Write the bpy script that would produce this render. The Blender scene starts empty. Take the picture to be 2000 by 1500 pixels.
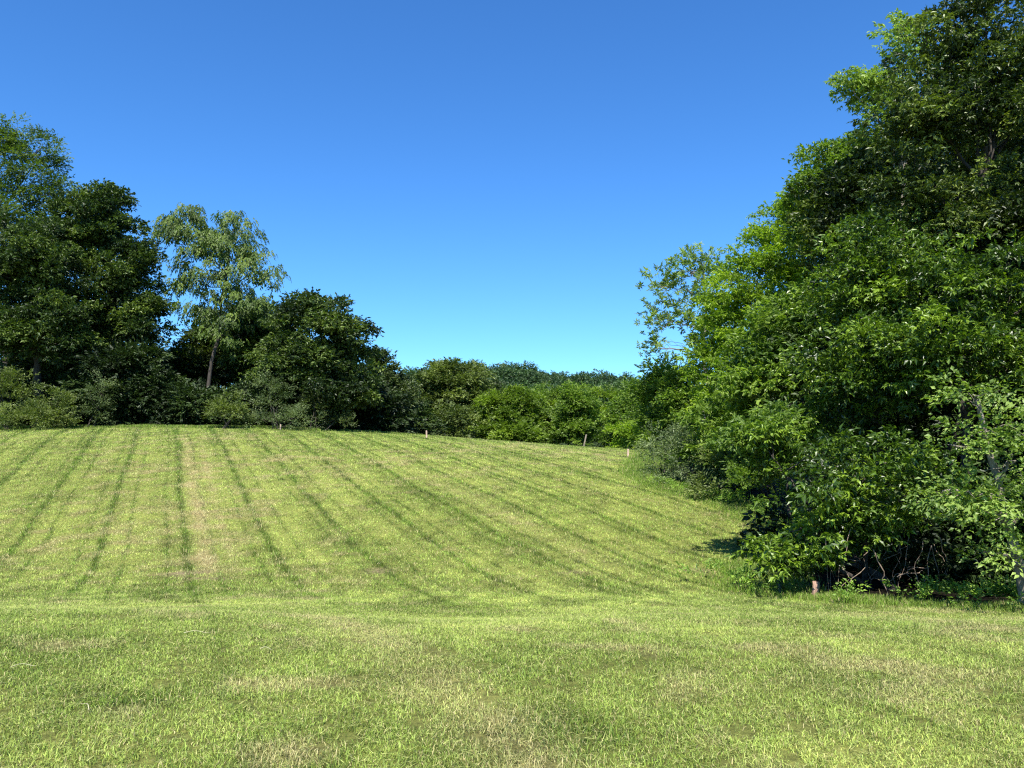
import bpy, math
import numpy as np

# ------------------------------------------------------------------ camera, sky, sun, exposure
scene = bpy.context.scene
C = scene.collection
F = 1503.0                      # focal length in pixels of a 2000 px wide frame
PITCH = math.atan(110.0 / F)
EYE = 1.6
cam_d = bpy.data.cameras.new("camera")
cam_d.sensor_width = 36.0
cam_d.lens = F / 2000.0 * 36.0
cam_d.clip_start = 0.05
cam_d.clip_end = 6000
cam = bpy.data.objects.new("camera", cam_d)
C.objects.link(cam)
cam.location = (0, 0, EYE)
cam.rotation_euler = (math.pi / 2 + PITCH, 0, 0)
scene.camera = cam

SUN_EL = math.radians(54)
SUN_AZ = math.radians(184)      # clockwise from +Y: behind the camera, to the right
world = bpy.data.worlds.new("World")
scene.world = world
world.use_nodes = True
wn, wl = world.node_tree.nodes, world.node_tree.links
bg = wn["Background"]
sky = wn.new("ShaderNodeTexSky")
sky.sky_type = 'NISHITA'
sky.sun_disc = False
sky.sun_elevation = SUN_EL
sky.sun_rotation = SUN_AZ
sky.altitude = 200
sky.air_density = 1.0
sky.dust_density = 0.15
sky.ozone_density = 2.6
hs = wn.new("ShaderNodeHueSaturation")
hs.inputs['Saturation'].default_value = 1.12
wl.new(sky.outputs[0], hs.inputs['Color'])
tint = wn.new("ShaderNodeMix"); tint.data_type = 'RGBA'; tint.blend_type = 'MULTIPLY'; tint.inputs[0].default_value = 1
tint.inputs[7].default_value = (0.56, 1.0, 1.42, 1)
wl.new(hs.outputs[0], tint.inputs[6])
wl.new(tint.outputs[2], bg.inputs['Color'])
bg.inputs['Strength'].default_value = 0.070

sun_d = bpy.data.lights.new("sun", 'SUN')
sun_d.energy = 4.6
sun_d.angle = math.radians(0.53)
sun_d.color = (1.0, 0.955, 0.86)
sun = bpy.data.objects.new("sun", sun_d)
C.objects.link(sun)
sdir = np.array([math.sin(SUN_AZ) * math.cos(SUN_EL), math.cos(SUN_AZ) * math.cos(SUN_EL), math.sin(SUN_EL)])
sun.rotation_euler = (math.pi / 2 - SUN_EL, 0, math.pi - SUN_AZ)
sun.location = (0, 0, 60)

vs = scene.view_settings
vs.view_transform = 'Standard'
vs.look = 'None'
vs.gamma = 1.0
vs.exposure = 1.15
vs.use_curve_mapping = False
cy = scene.cycles
cy.filter_width = 1.2
cy.max_bounces = 6
cy.diffuse_bounces = 2
cy.glossy_bounces = 2
cy.transmission_bounces = 4
cy.transparent_max_bounces = 4
cy.use_denoising = False
cy.use_adaptive_sampling = True
cy.adaptive_threshold = 0.01
cy.sample_clamp_indirect = 4.0

# ------------------------------------------------------------------ helpers
def P(px, row, d):
    """point at depth d (metres north of the viewer) seen at that place of the 2000x1500 photo"""
    dx = (px - 1000) / F
    dv = (750 - row) / F
    y = math.cos(PITCH) - dv * math.sin(PITCH)
    z = math.sin(PITCH) + dv * math.cos(PITCH)
    return np.array([dx / y * d, d, EYE + z / y * d])

def ihash(ix, iy, seed):
    h = (ix.astype(np.int64) * 374761393 + iy.astype(np.int64) * 668265263 + seed * 1442695041) & 0x7fffffff
    h = ((h ^ (h >> 13)) * 1274126177) & 0x7fffffff
    h = (h ^ (h >> 16)) & 0xffffff
    return h / float(0xffffff)

def vnoise(x, y, seed=0):
    ix, iy = np.floor(x), np.floor(y)
    fx, fy = x - ix, y - iy
    fx, fy = fx * fx * (3 - 2 * fx), fy * fy * (3 - 2 * fy)
    a, b = ihash(ix, iy, seed), ihash(ix + 1, iy, seed)
    c, d = ihash(ix, iy + 1, seed), ihash(ix + 1, iy + 1, seed)
    return (a * (1 - fx) + b * fx) * (1 - fy) + (c * (1 - fx) + d * fx) * fy

def fbm(x, y, seed=0, octv=4):
    s, a, t = 0, 1.0, 0
    for o in range(octv):
        s = s + a * vnoise(x * 2 ** o + 17.3 * o, y * 2 ** o - 9.1 * o, seed + o)
        t += a
        a *= 0.55
    return s / t

def smooth(a, b, x):
    t = np.clip((x - a) / (b - a), 0, 1)
    return t * t * (3 - 2 * t)

def spline(xs, ys):
    """smooth curve through points (Catmull-Rom sampled finely, then linear lookup)"""
    xs, ys = np.array(xs, float), np.array(ys, float)
    m = np.gradient(ys, xs)
    def f(x):
        x = np.clip(x, xs[0], xs[-1])
        i = np.clip(np.searchsorted(xs, x) - 1, 0, len(xs) - 2)
        h = xs[i + 1] - xs[i]
        t = (x - xs[i]) / h
        return ((2*t**3 - 3*t**2 + 1) * ys[i] + (t**3 - 2*t**2 + t) * h * m[i]
                + (-2*t**3 + 3*t**2) * ys[i + 1] + (t**3 - t**2) * h * m[i + 1])
    return f

def mesh_obj(name, verts, faces, mat, parent=None, attrs=None, smooth_shade=False):
    """verts (N,3), faces (M,k) -> ONE mesh object. attrs: {name: (type, domain, values)}"""
    me = bpy.data.meshes.new(name)
    n, m, k = len(verts), len(faces), faces.shape[1]
    me.vertices.add(n)
    me.vertices.foreach_set("co", np.ascontiguousarray(verts, np.float32).ravel())
    me.loops.add(m * k)
    me.loops.foreach_set("vertex_index", np.ascontiguousarray(faces, np.int32).ravel())
    me.polygons.add(m)
    me.polygons.foreach_set("loop_start", np.arange(0, m * k, k, dtype=np.int32))
    me.polygons.foreach_set("use_smooth", np.full(m, smooth_shade, bool))
    me.update(calc_edges=True)
    for an, (typ, dom, val) in (attrs or {}).items():
        a = me.attributes.new(an, typ, dom)
        a.data.foreach_set("color" if 'COLOR' in typ else "value", np.ascontiguousarray(val, np.float32).ravel())
    me.materials.append(mat)
    o = bpy.data.objects.new(name, me)
    C.objects.link(o)
    if parent is not None:
        o.parent = parent
    return o

def tag(o, label=None, cat=None, group=None, kind=None):
    if label: o['label'] = label
    if cat: o['category'] = cat
    if group: o['group'] = group
    if kind: o['kind'] = kind
    return o

def empty(name, loc):
    o = bpy.data.objects.new(name, None)
    C.objects.link(o)
    o.location = loc
    o.empty_display_size = 0.3
    return o

# ------------------------------------------------------------------ materials
def new_mat(name):
    m = bpy.data.materials.new(name)
    m.use_nodes = True
    nt = m.node_tree
    return m, nt.nodes, nt.links, nt.nodes["Principled BSDF"]

def ramp(nodes, stops):
    r = nodes.new("ShaderNodeValToRGB")
    el = r.color_ramp.elements
    while len(el) < len(stops): el.new(0.5)
    for e, (p, c) in zip(el, stops):
        e.position = p
        e.color = (*c, 1)
    return r

def leaf_mat(name, dark, mid, light, trans=0.3, rough=0.45, spec=0.4, tcol=None):
    m, n, l, p = new_mat(name)
    at = n.new("ShaderNodeAttribute"); at.attribute_name = "tone"
    r = ramp(n, [(0.0, dark), (0.5, mid), (1.0, light)])
    l.new(at.outputs['Fac'], r.inputs[0])
    l.new(r.outputs[0], p.inputs['Base Color'])
    p.inputs['Roughness'].default_value = rough
    p.inputs['Specular IOR Level'].default_value = spec
    t = n.new("ShaderNodeBsdfTranslucent")
    mx = n.new("ShaderNodeMix"); mx.data_type = 'RGBA'; mx.blend_type = 'MULTIPLY'
    mx.inputs[0].default_value = 1.0
    l.new(r.outputs[0], mx.inputs[6])
    mx.inputs[7].default_value = (*(tcol or (1.5, 1.7, 0.5)), 1)
    l.new(mx.outputs[2], t.inputs['Color'])
    ms = n.new("ShaderNodeMixShader"); ms.inputs[0].default_value = trans
    l.new(p.outputs[0], ms.inputs[1]); l.new(t.outputs[0], ms.inputs[2])
    l.new(ms.outputs[0], n["Material Output"].inputs['Surface'])
    return m

def bark_mat(name, a, b):
    m, n, l, p = new_mat(name)
    tc = n.new("ShaderNodeTexCoord")
    mp = n.new("ShaderNodeMapping"); mp.inputs['Scale'].default_value = (9, 9, 1.6)
    nz = n.new("ShaderNodeTexNoise"); nz.inputs['Scale'].default_value = 2.5; nz.inputs['Detail'].default_value = 6
    l.new(tc.outputs['Object'], mp.inputs[0]); l.new(mp.outputs[0], nz.inputs['Vector'])
    r = ramp(n, [(0.3, a), (0.7, b)])
    l.new(nz.outputs['Fac'], r.inputs[0]); l.new(r.outputs[0], p.inputs['Base Color'])
    bp = n.new("ShaderNodeBump"); bp.inputs['Strength'].default_value = 0.6; bp.inputs['Distance'].default_value = 0.03
    l.new(nz.outputs['Fac'], bp.inputs['Height']); l.new(bp.outputs[0], p.inputs['Normal'])
    p.inputs['Roughness'].default_value = 0.9
    return m

M = {
 'deep':   leaf_mat('leaf_deep_green', (0.013,0.028,0.005), (0.040,0.074,0.012), (0.140,0.195,0.034), 0.22, 0.5),
 'deep2':  leaf_mat('leaf_dull_green', (0.020,0.036,0.011), (0.050,0.078,0.022), (0.110,0.145,0.040), 0.3, 0.5),
 'airy':   leaf_mat('leaf_airy_green', (0.034,0.066,0.010), (0.080,0.132,0.019), (0.165,0.230,0.036), 0.35, 0.5),
 'olive':  leaf_mat('leaf_olive',      (0.046,0.070,0.015), (0.098,0.138,0.029), (0.190,0.235,0.060), 0.32, 0.5),
 'silver': leaf_mat('leaf_silver',     (0.046,0.074,0.025), (0.100,0.142,0.048), (0.205,0.260,0.105), 0.25, 0.5),
 'bright': leaf_mat('leaf_bright',     (0.090,0.150,0.014), (0.180,0.280,0.022), (0.310,0.410,0.036), 0.45, 0.5),
 'fresh':  leaf_mat('leaf_fresh',      (0.055,0.105,0.014), (0.115,0.190,0.024), (0.210,0.300,0.042), 0.4, 0.5),
 'glossy': leaf_mat('leaf_glossy',     (0.016,0.038,0.003), (0.052,0.104,0.008), (0.185,0.280,0.022), 0.24, 0.40, 0.5),
 'tall':   leaf_mat('leaf_tall',       (0.014,0.028,0.004), (0.044,0.074,0.010), (0.160,0.210,0.032), 0.22, 0.45, 0.45),
 'pale':   leaf_mat('leaf_pale',       (0.085,0.140,0.024), (0.165,0.250,0.045), (0.300,0.400,0.090), 0.35, 0.48),
 'hill':   leaf_mat('leaf_hill',       (0.018,0.042,0.015), (0.040,0.082,0.026), (0.080,0.140,0.044), 0.25, 0.5),
 'mid':    leaf_mat('leaf_mid_green', (0.060,0.105,0.012), (0.128,0.198,0.020), (0.235,0.325,0.036), 0.38, 0.5),
 'weed':   leaf_mat('leaf_weed',       (0.080,0.150,0.020), (0.160,0.280,0.036), (0.300,0.430,0.065), 0.4, 0.5),
 'inner':  leaf_mat('leaf_inner_shade',      (0.008,0.018,0.004), (0.020,0.040,0.008), (0.045,0.078,0.014), 0.15, 0.55),  # near-black leaves: the shade inside the woods is put into the colour
}
BARK = bark_mat('bark_dark', (0.025,0.020,0.016), (0.075,0.062,0.050))
BARKL = bark_mat('bark_light', (0.10,0.085,0.065), (0.30,0.26,0.20))
BARKM = bark_mat('bark_grey', (0.06,0.05,0.04), (0.20,0.17,0.135))
TWIG = bark_mat('dry_twig', (0.12,0.085,0.06), (0.34,0.26,0.19))

# ------------------------------------------------------------------ terrain
z_c = spline([-60, -20, 0, 4, 7, 8.5, 10, 12, 14, 16, 19, 24, 30, 36, 42, 48, 52, 60, 75, 100, 140, 180, 260, 380, 520, 900, 2500],
             [-1.0, 0.1, 0, -.02, -.12, -.29, -.58, -.91, -1.13, -1.23, -1.14, -.62, 0.02, .64, 1.14, 1.45, 1.5, 1.3, .4, -1.5, -3.5, -2, 7, 22, 25, 8, 0])
H_x = spline([-2000, -60, -35, -22, -15, -12, -5.4, 0, 4, 8, 12, 30, 2000],
             [1.2, 2.1, 2.35, 2.45, 2.35, 2.2, 1.85, 1.5, 1.2, .96, .8, .4, 0])
def height(x, y):
    x, y = np.asarray(x, float), np.asarray(y, float)
    z = z_c(y)
    z = z + (H_x(x) - 1.5) * smooth(14, 52, y)
    z = z - 0.03 * np.clip(x - 1, 0, 12) * smooth(3, 12, y) * (1 - smooth(20, 30, y))
    z = z + (fbm(x * .16 + 4, y * .10, 55, 2) - .5) * .42 * smooth(6, 9, y) * (1 - smooth(14, 19, y))
    z = z + (fbm(x * .35, y * .35, 5, 3) - .5) * 0.09 * (1 - smooth(60, 90, y))
    z = z + (fbm(x * .012 + 3.2, y * .012, 8, 3) - .5) * 16 * smooth(220, 330, y)
    z = z + 3.0 * np.exp(-((x - 10) / 60.0) ** 2) * smooth(220, 330, y)
    return z

EDGE = [(30, 6), (13, 9.5), (8.6, 12.4), (6.2, 13.6), (4.8, 15.2), (5.3, 17.5), (7.0, 20), (7.9, 23), (7.3, 26), (5.8, 29),
        (5.4, 33), (6.5, 38), (8.0, 44), (9.5, 52), (9, 60)]
ex, ey = np.array([e[0] for e in EDGE]), np.array([e[1] for e in EDGE])
def wood_right(x, y):
    """signed distance-like: > 0 inside the right hand wood"""
    return x - (np.interp(y, ey, ex) + (vnoise(x * 0 + y * 1.3, y * 0, 3) - .5) * .9)
LE_X = [-60, -33, -25, -20, -14, -10, -6, 0]
LE_Y = [47.5, 47, 48, 48.5, 48.5, 51, 56, 64]
def wood_left(x, y):
    return y - (np.interp(x, LE_X, LE_Y) + (vnoise(x * 1.1, x * 0, 4) - .5) * 1.2)
def mown(x, y):
    """1 on the mown field, 0 in the woods"""
    return (1 - smooth(-.4, .25, wood_right(x, y))) * (1 - smooth(-.3, .6, np.where(x < 0, wood_left(x, y), y - 62)))

def sward(x, y):
    """colour of the turf (linear) with swath sheen put in, and how lush / bare it is"""
    w = (fbm(x * .22, y * .22, 21, 3) - .5) * .5 + 0.006 * np.clip(28 - y, 0, 14) ** 2 * smooth(-6, 8, x)
    u = (x + .45 * y) / 1.0966 + w * .55
    ph = (u + 1.41) / 1.96
    fr = ph - np.floor(ph + .5)                   # -0.5..0.5, 0 on the seam
    far = smooth(11, 17, y)
    seam = np.exp(-(fr * 1.96 / (.07 + .0012 * y)) ** 2) * (.3 + .7 * far) * .95 * (.85 + .3 * vnoise(x * .6, y * .35, 31))
    seam2 = (np.exp(-((fr * 1.96 - .60) / .06) ** 2) + .7 * np.exp(-((fr * 1.96 + .42) / .05) ** 2)) * .75 * far * (.45 + .7 * vnoise(x * .5, y * .25, 32))
    odd = np.mod(np.floor(ph + .5 + .0), 2)
    swath_sheen = ((odd - .5) * .10 + .10 * np.cos(2 * math.pi * (ph + .12))) * far  # light and dark swaths from the grass lay, put into the lushness
    n1 = fbm(x * .5, y * .5, 41, 4)
    n2 = fbm(x * 1.7, y * 1.7, 45, 4)
    n3 = fbm(x * .12, y * .12, 49, 3)
    lush = np.clip(.44 + (n1 - .5) * (1.4 - .6 * far) + (n2 - .5) * 1.0 + seam * .9 + seam2 + swath_sheen, 0, 1.4)
    straw = np.clip((n2 - .56) * 2.6 + (n3 - .5) * 1.4, 0, 1) * .75
    trk = (np.exp(-((u - .98) / .22) ** 2) + .5 * np.exp(-((u - 1.55) / .12) ** 2)) * smooth(15.5, 18, y) * (1 - smooth(34, 44, y))
    straw = straw + trk * (.25 + n2) * .8
    trk2 = np.exp(-((u - 1.9) / .32) ** 2) * (1 - smooth(8.5, 10.5, y)) * smooth(2, 4, y)
    straw = straw + trk2 * n2 * .75
    tr3 = np.exp(-((u - 9.6) / .5) ** 2) * smooth(16, 20, y) * (1 - smooth(30, 36, y))
    straw = straw + tr3 * n2 * .25
    # scuffed bare earth
    for gx_, gy_, gr in [(.1, 4.4, .45), (-1.2, 3.5, .5), (1.1, 3.7, .4), (-4.6, 8.2, .35), (-2.4, 4.9, .4), (2.6, 5.4, .5), (-.6, 5.6, .35), (3.3, 4.3, .45), (-3.9, 5.6, .5)]:
        lush = lush + .7 * n2 * np.exp(-(((x - gx_) / gr) ** 2 + ((y - gy_) / (gr * .6)) ** 2))
    bare = np.zeros_like(x)
    for bx, by, rx, ry in [(-6.9, 16.6, .5, .35), (-2.9, 16.8, .35, .3), (-6.2, 16.0, .7, .22), (-3.4, 4.15, .35, .22), (-2.5, 3.75, .35, .12),
                           (5.0, 41.5, 1.3, 1.0), (6.2, 43, 1.0, .7), (4.2, 17.6, .5, .3), (-.9, 3.55, .3, .1), (1.35, 16.9, .4, .25)]:
        q = ((x - bx) / rx) ** 2 + ((y - by) / ry) ** 2
        bare = np.maximum(bare, np.exp(-q) * (.25 + .7 * n2))
    lush = lush * (1 - .5 * np.clip(straw, 0, 1))
    return np.clip(lush, 0, 1.4), np.clip(straw, 0, 1), np.clip(bare, 0, 1), seam + seam2 * .6

C_LIGHT = np.array([0.455, 0.560, 0.125])
C_LUSH = np.array([0.165, 0.255, 0.036])
C_STRAW = np.array([0.530, 0.475, 0.215])
C_SOIL = np.array([0.230, 0.170, 0.110])
C_LITTER_SHADE = np.array([0.016, 0.013, 0.008])  # leaf litter, darkened to carry the shade under the trees
def turf_colour(x, y):
    lush, straw, bare, seam = sward(x, y)
    c = C_LIGHT + (C_LUSH - C_LIGHT) * np.clip(lush, 0, 1)[:, None]
    c = c + (C_STRAW - c) * straw[:, None]
    return c, lush, straw, bare, seam

xs = np.concatenate([-np.geomspace(2400, 44, 40), np.arange(-43, 22, .12), np.geomspace(22.2, 2400, 40)])
ys = np.concatenate([np.linspace(-60, 1.5, 30), np.arange(1.7, 12, .12), np.arange(12, 62, .15), np.geomspace(62.5, 2500, 110)])
gx, gy = np.meshgrid(xs, ys)
gx, gy = gx.ravel(), gy.ravel()
gz = height(gx, gy)
col, lush, straw, bare, seam = turf_colour(gx, gy)
mo = mown(gx, gy)
thatch = col * .5 * np.array([1.02, .93, .85])
gcol = thatch + (C_SOIL - thatch) * (.15 + .8 * bare)[:, None]
gcol = C_LITTER_SHADE + (gcol - C_LITTER_SHADE) * mo[:, None]
farw = smooth(62, 80, gy)[:, None]
gcol = gcol * (1 - farw) + np.array([0.03, 0.045, 0.015]) * farw
nx, ny = len(xs), len(ys)
ii = (np.arange(ny - 1)[:, None] * nx + np.arange(nx - 1)[None, :]).ravel()
gf = np.stack([ii, ii + 1, ii + 1 + nx, ii + nx], 1)
gm, n, l, p = new_mat('field_ground')
at = n.new("ShaderNodeAttribute"); at.attribute_name = "turf"
tc = n.new("ShaderNodeTexCoord")
nz = n.new("ShaderNodeTexNoise"); nz.inputs['Scale'].default_value = 14; nz.inputs['Detail'].default_value = 8; nz.inputs['Roughness'].default_value = .85
l.new(tc.outputs['Object'], nz.inputs['Vector'])
r = ramp(n, [(0.32, (0.22, 0.22, 0.2)), (0.5, (0.95, 0.95, 0.95)), (0.68, (1.9, 1.85, 1.7))])
l.new(nz.outputs['Fac'], r.inputs[0])
mx = n.new("ShaderNodeMix"); mx.data_type = 'RGBA'; mx.blend_type = 'MULTIPLY'; mx.inputs[0].default_value = 1
l.new(at.outputs['Color'], mx.inputs[6]); l.new(r.outputs[0], mx.inputs[7]); l.new(mx.outputs[2], p.inputs['Base Color'])
bp = n.new("ShaderNodeBump"); bp.inputs['Strength'].default_value = .8; bp.inputs['Distance'].default_value = .06
l.new(nz.outputs['Fac'], bp.inputs['Height']); l.new(bp.outputs[0], p.inputs['Normal'])
p.inputs['Roughness'].default_value = 1.0
p.inputs['Specular IOR Level'].default_value = .1
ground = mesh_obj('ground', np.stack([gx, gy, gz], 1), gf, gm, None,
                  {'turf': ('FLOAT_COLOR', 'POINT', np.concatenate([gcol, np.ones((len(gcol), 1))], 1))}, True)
tag(ground, kind='structure')

# ------------------------------------------------------------------ grass
grm, n, l, p = new_mat('grass_blade')
at = n.new("ShaderNodeAttribute"); at.attribute_name = "blade"
l.new(at.outputs['Color'], p.inputs['Base Color'])
p.inputs['Roughness'].default_value = .55
p.inputs['Specular IOR Level'].default_value = .3
t = n.new("ShaderNodeBsdfTranslucent"); l.new(at.outputs['Color'], t.inputs['Color'])
ms = n.new("ShaderNodeMixShader"); ms.inputs[0].default_value = .35
l.new(p.outputs[0], ms.inputs[1]); l.new(t.outputs[0], ms.inputs[2]); l.new(ms.outputs[0], n["Material Output"].inputs['Surface'])

def blades(x, y, h, w, lean, az, colr, segs):
    """curved tapering blades -> verts, tris, face colours"""
    N = len(x)
    z = height(x, y) - .004
    base = np.stack([x, y, z], 1)
    d = np.stack([np.cos(az), np.sin(az), np.zeros(N)], 1)
    s = np.stack([-np.sin(az), np.cos(az), np.zeros(N)], 1)
    # blade turns about its own axis
    tw = rng.uniform(0, math.pi, N)
    sv = s * np.cos(tw)[:, None] + d * np.sin(tw)[:, None]
    up = np.array([0, 0, 1.0])
    if segs == 2:
        a = lean * .45
        m = base + (d * np.sin(a)[:, None] + up * np.cos(a)[:, None]) * (h * .55)[:, None]
        a2 = lean * 1.35
        tp = m + (d * np.sin(a2)[:, None] + up * np.cos(a2)[:, None]) * (h * .5)[:, None]
        tp[:, 2] = np.maximum(tp[:, 2], z + .006)
        v = np.stack([base - sv * (w / 2)[:, None], base + sv * (w / 2)[:, None], m - sv * (w * .42)[:, None], m + sv * (w * .42)[:, None], tp], 1)
        f = np.array([[0, 1, 3], [0, 3, 2], [2, 3, 4]])
    else:
        tp = base + (d * np.sin(lean)[:, None] + up * np.cos(lean)[:, None]) * h[:, None]
        v = np.stack([base - sv * (w / 2)[:, None], base + sv * (w / 2)[:, None], tp], 1)
        f = np.array([[0, 1, 2]])
    k = v.shape[1]
    fa = (f[None] + (np.arange(N) * k)[:, None, None]).reshape(-1, 3)
    return v.reshape(-1, 3), fa, np.repeat(colr, len(f), 0)

rng = np.random.default_rng(11)
def sample_field(n_target, y0, y1, expo):
    """points in the view wedge, thinner with distance"""
    yy = np.linspace(y0, y1, 400)
    pdf = (yy + 1.2) * yy ** (-expo)
    cdf = np.cumsum(pdf); cdf /= cdf[-1]
    y = np.interp(rng.random(n_target), cdf, yy)
    x = rng.uniform(-1, 1, n_target) * (.76 * y + .9)
    return x, y

def blade_props(x, y, grow=1.0):
    N = len(x)
    c, lush, straw, bare, seam = turf_colour(x, y)
    rr = rng.random(N)
    dry = rng.random(N) < (.07 + .5 * straw)
    c = c * (.42 + 1.05 * rr ** 1.4)[:, None] * (1 + (np.where(y > 12, 1.5, .7) * (fbm(x * 3.2, y * 2.2, 83, 3) - .5)))[:, None]
    c = np.where(dry[:, None], C_STRAW * (.7 + .6 * rr)[:, None], c)
    c = c * np.array([1, 1, 1]) + rng.normal(0, .012, (N, 3)) * np.array([1, .6, .5])
    c = np.clip(c, .01, .7)
    tuft = .65 + .8 * fbm(x * 3.1, y * 3.1, 61, 3)
    h = (.020 + .030 * rng.random(N) ** 1.6) * tuft * (.8 + .35 * lush) * (1 + .5 * seam) * (1 - .6 * bare) * grow
    gap = smooth(.24, .40, fbm(x * 5.5, y * 5.5, 71, 2) + .12 * (fbm(x * .9, y * .9, 72, 2) - .3))
    keep = (rng.random(N) < .12 + .88 * gap) & (mown(x, y) > rng.random(N) * .9 + .05) & (rng.random(N) > bare * .85)
    return c, h, keep

V, Fc, CC = [], [], []
def push(v, f, c):
    off = sum(len(a) for a in V)
    V.append(v); Fc.append(f + off); CC.append(c)
# near sward
x, y = sample_field(900000, 2.4, 14.5, .95)
c, h, k = blade_props(x, y)
x, y, c, h = x[k], y[k], c[k], h[k]
N = len(x)
push(*blades(x, y, h * 1.05, rng.uniform(.0024, .0046, N) * (1 + y / 13), np.abs(rng.normal(.9, .42, N)).clip(0, 1.5), rng.uniform(0, 2 * math.pi, N), c, 2))
# loose clippings lying on top
x, y = sample_field(90000, 2.4, 15, 1.0)
c, h, k = blade_props(x, y); k &= rng.random(len(x)) < .75
x, y, h = x[k], y[k], h[k]; N = len(x)
c = (C_STRAW * .55 + C_LIGHT * .5) * rng.uniform(.6, 1.25, N)[:, None]
v, f, cc = blades(x, y, rng.uniform(.03, .075, N), rng.uniform(.002, .0045, N) * (1 + y / 16), rng.uniform(1.25, 1.55, N), rng.uniform(0, 2 * math.pi, N), c, 1)
v[:, 2] += rng.uniform(.015, .04, len(v) // 3).repeat(3)
push(v, f, cc)
# far sward
x, y = sample_field(1900000, 12.5, 60, 1.0)
c, h, k = blade_props(x, y)
x, y, c, h = x[k], y[k], c[k], h[k]; N = len(x)
push(*blades(x, y, h * (1.25 + y / 100), (.006 + .0005 * y) * rng.uniform(.5, 1.5, N), np.abs(rng.normal(.7, .35, N)).clip(0, 1.4), rng.uniform(0, 2 * math.pi, N), c, 1))
grass = mesh_obj('grass', np.concatenate(V), np.concatenate(Fc), grm, None,
                 {'blade': ('FLOAT_COLOR', 'FACE', np.concatenate([np.concatenate(CC), np.ones((sum(map(len, CC)), 1))], 1))})
tag(grass, 'mown yellow-green grass blades covering the whole field', 'grass', kind='stuff')

# unmown fringe along the wood edges
V, Fc, CC = [], [], []
for (n_, fn, y0, y1) in ((150000, wood_right, 9, 52), (90000, wood_left, 44, 66)):
    if fn is wood_right:
        y = rng.uniform(y0, y1, n_) ** 1.0
        y = y0 + (y1 - y0) * rng.random(n_) ** 1.7
        x = np.interp(y, ey, ex) + rng.normal(.2, .42, n_)
    else:
        x = rng.uniform(-40, -4, n_)
        y = np.interp(x, LE_X, LE_Y) + rng.normal(.5, .5, n_)
    c, lush, straw, bare, seam = turf_colour(x, y)
    c = C_LUSH * np.array([1.0, 1.0, 1.0]) * rng.uniform(.6, 1.5, n_)[:, None]
    d_ = rng.random(n_) < .1
    c = np.where(d_[:, None], C_STRAW * .8, c)
    h = rng.uniform(.06, .16, n_) * (.35 + 1.1 * fbm(x * 1.1, y * 1.1, 77, 3)) * np.where(y > 30, 1.5, 1.0)
    push(*blades(x, y, h, (.005 + .0004 * y) * rng.uniform(.8, 1.4, n_), np.abs(rng.normal(.45, .3, n_)).clip(0, 1.3), rng.uniform(0, 2 * math.pi, n_), c, 2))
rough = mesh_obj('tall_grass', np.concatenate(V), np.concatenate(Fc), grm, None,
                 {'blade': ('FLOAT_COLOR', 'FACE', np.concatenate([np.concatenate(CC), np.ones((sum(map(len, CC)), 1))], 1))})
tag(rough, 'longer unmown green grass fringing the foot of the trees', 'grass', kind='stuff')

# ------------------------------------------------------------------ trees
def unit(v):
    return v / np.maximum(np.linalg.norm(v, axis=-1, keepdims=True), 1e-9)

def leaf_shape(fine):
    if fine:    # base, right, mid rib, left, tip : folded along the rib, tip hanging
        v = np.array([[0, 0, 0], [.42, .5, .10], [.5, 0, -.02], [.42, -.5, .10], [1, 0, -.16]])
        f = np.array([[0, 1, 2], [1, 4, 2], [0, 2, 3], [2, 4, 3]])
    else:
        v = np.array([[0, 0, 0], [.45, .5, .06], [1, 0, -.12], [.45, -.5, .06]])
        f = np.array([[0, 1, 2, 3]])
    return v, f

def spray_templates(rg, K, nvar=16):
    """each template: a twig of leaves; twig runs along +x, upper side +z"""
    lv, lf = leaf_shape(K['fine'])
    outs = []
    for _ in range(nvar):
        vs_ = []
        n = K['n']
        for i in range(n):
            if K['form'] == 'rosette':
                a = 2 * math.pi * (i / n) + rg.normal(0, .3)
                el = rg.uniform(-.45, .55)
                d = np.array([math.cos(a) * math.cos(el) + .35, math.sin(a) * math.cos(el), math.sin(el)])
                pos = np.array([rg.uniform(0, .25) * K['twig'], 0, 0])
            elif K['form'] == 'tuft':
                s = rg.uniform(.35, 1)
                a = 2 * math.pi * i / n + rg.normal(0, .35)
                pos = np.array([s * K['twig'], 0, -.15 * s * K['twig']])
                el = -rg.uniform(.0, .75) * K['droop']
                d = np.array([math.cos(a) * math.cos(el) + .45, math.sin(a) * math.cos(el), math.sin(el)])
            elif K['form'] == 'hang':
                s = (i + .5) / n
                pos = np.array([s * K['twig'] * .45, rg.normal(0, .05), -s * s * K['twig'] * .9])
                sd = 1 if i % 2 else -1
                d = np.array([.35, sd * rg.uniform(.2, .8), -rg.uniform(.4, 1.1)])
            else:
                s = (i + .6) / n
                s = np.clip(s + rg.normal(0, .09), 0, 1)
                pos = np.array([s * K['twig'], rg.normal(0, .03), -.18 * s * s * K['twig'] + rg.normal(0, .03)])
                sd = 1 if i % 2 else -1
                a = sd * rg.uniform(.2, 1.4) * (1 - .45 * s) + rg.normal(0, .25)
                d = np.array([math.cos(a), math.sin(a), -rg.uniform(-.05, .55) * K['droop']])
            d = unit(d)
            up = np.array([0, 0, 1.0]) + rg.normal(0, K['roll'], 3)
            if K['form'] == 'hang': up = up + np.array([1.2, 0, 0])
            side = unit(np.cross(up, d)); nn = np.cross(d, side)
            L = K['len'] * rg.uniform(.55, 1.25)
            W = L * K['ratio'] * rg.uniform(.85, 1.15)
            vs_.append(pos + lv[:, :1] * L * d + lv[:, 1:2] * W * side + lv[:, 2:] * L * nn)
        outs.append(np.concatenate(vs_))
    k = len(lv)
    fs = np.concatenate([lf + i * k for i in range(K['n'])])
    return np.array(outs), fs, K['n'], len(lf)

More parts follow.
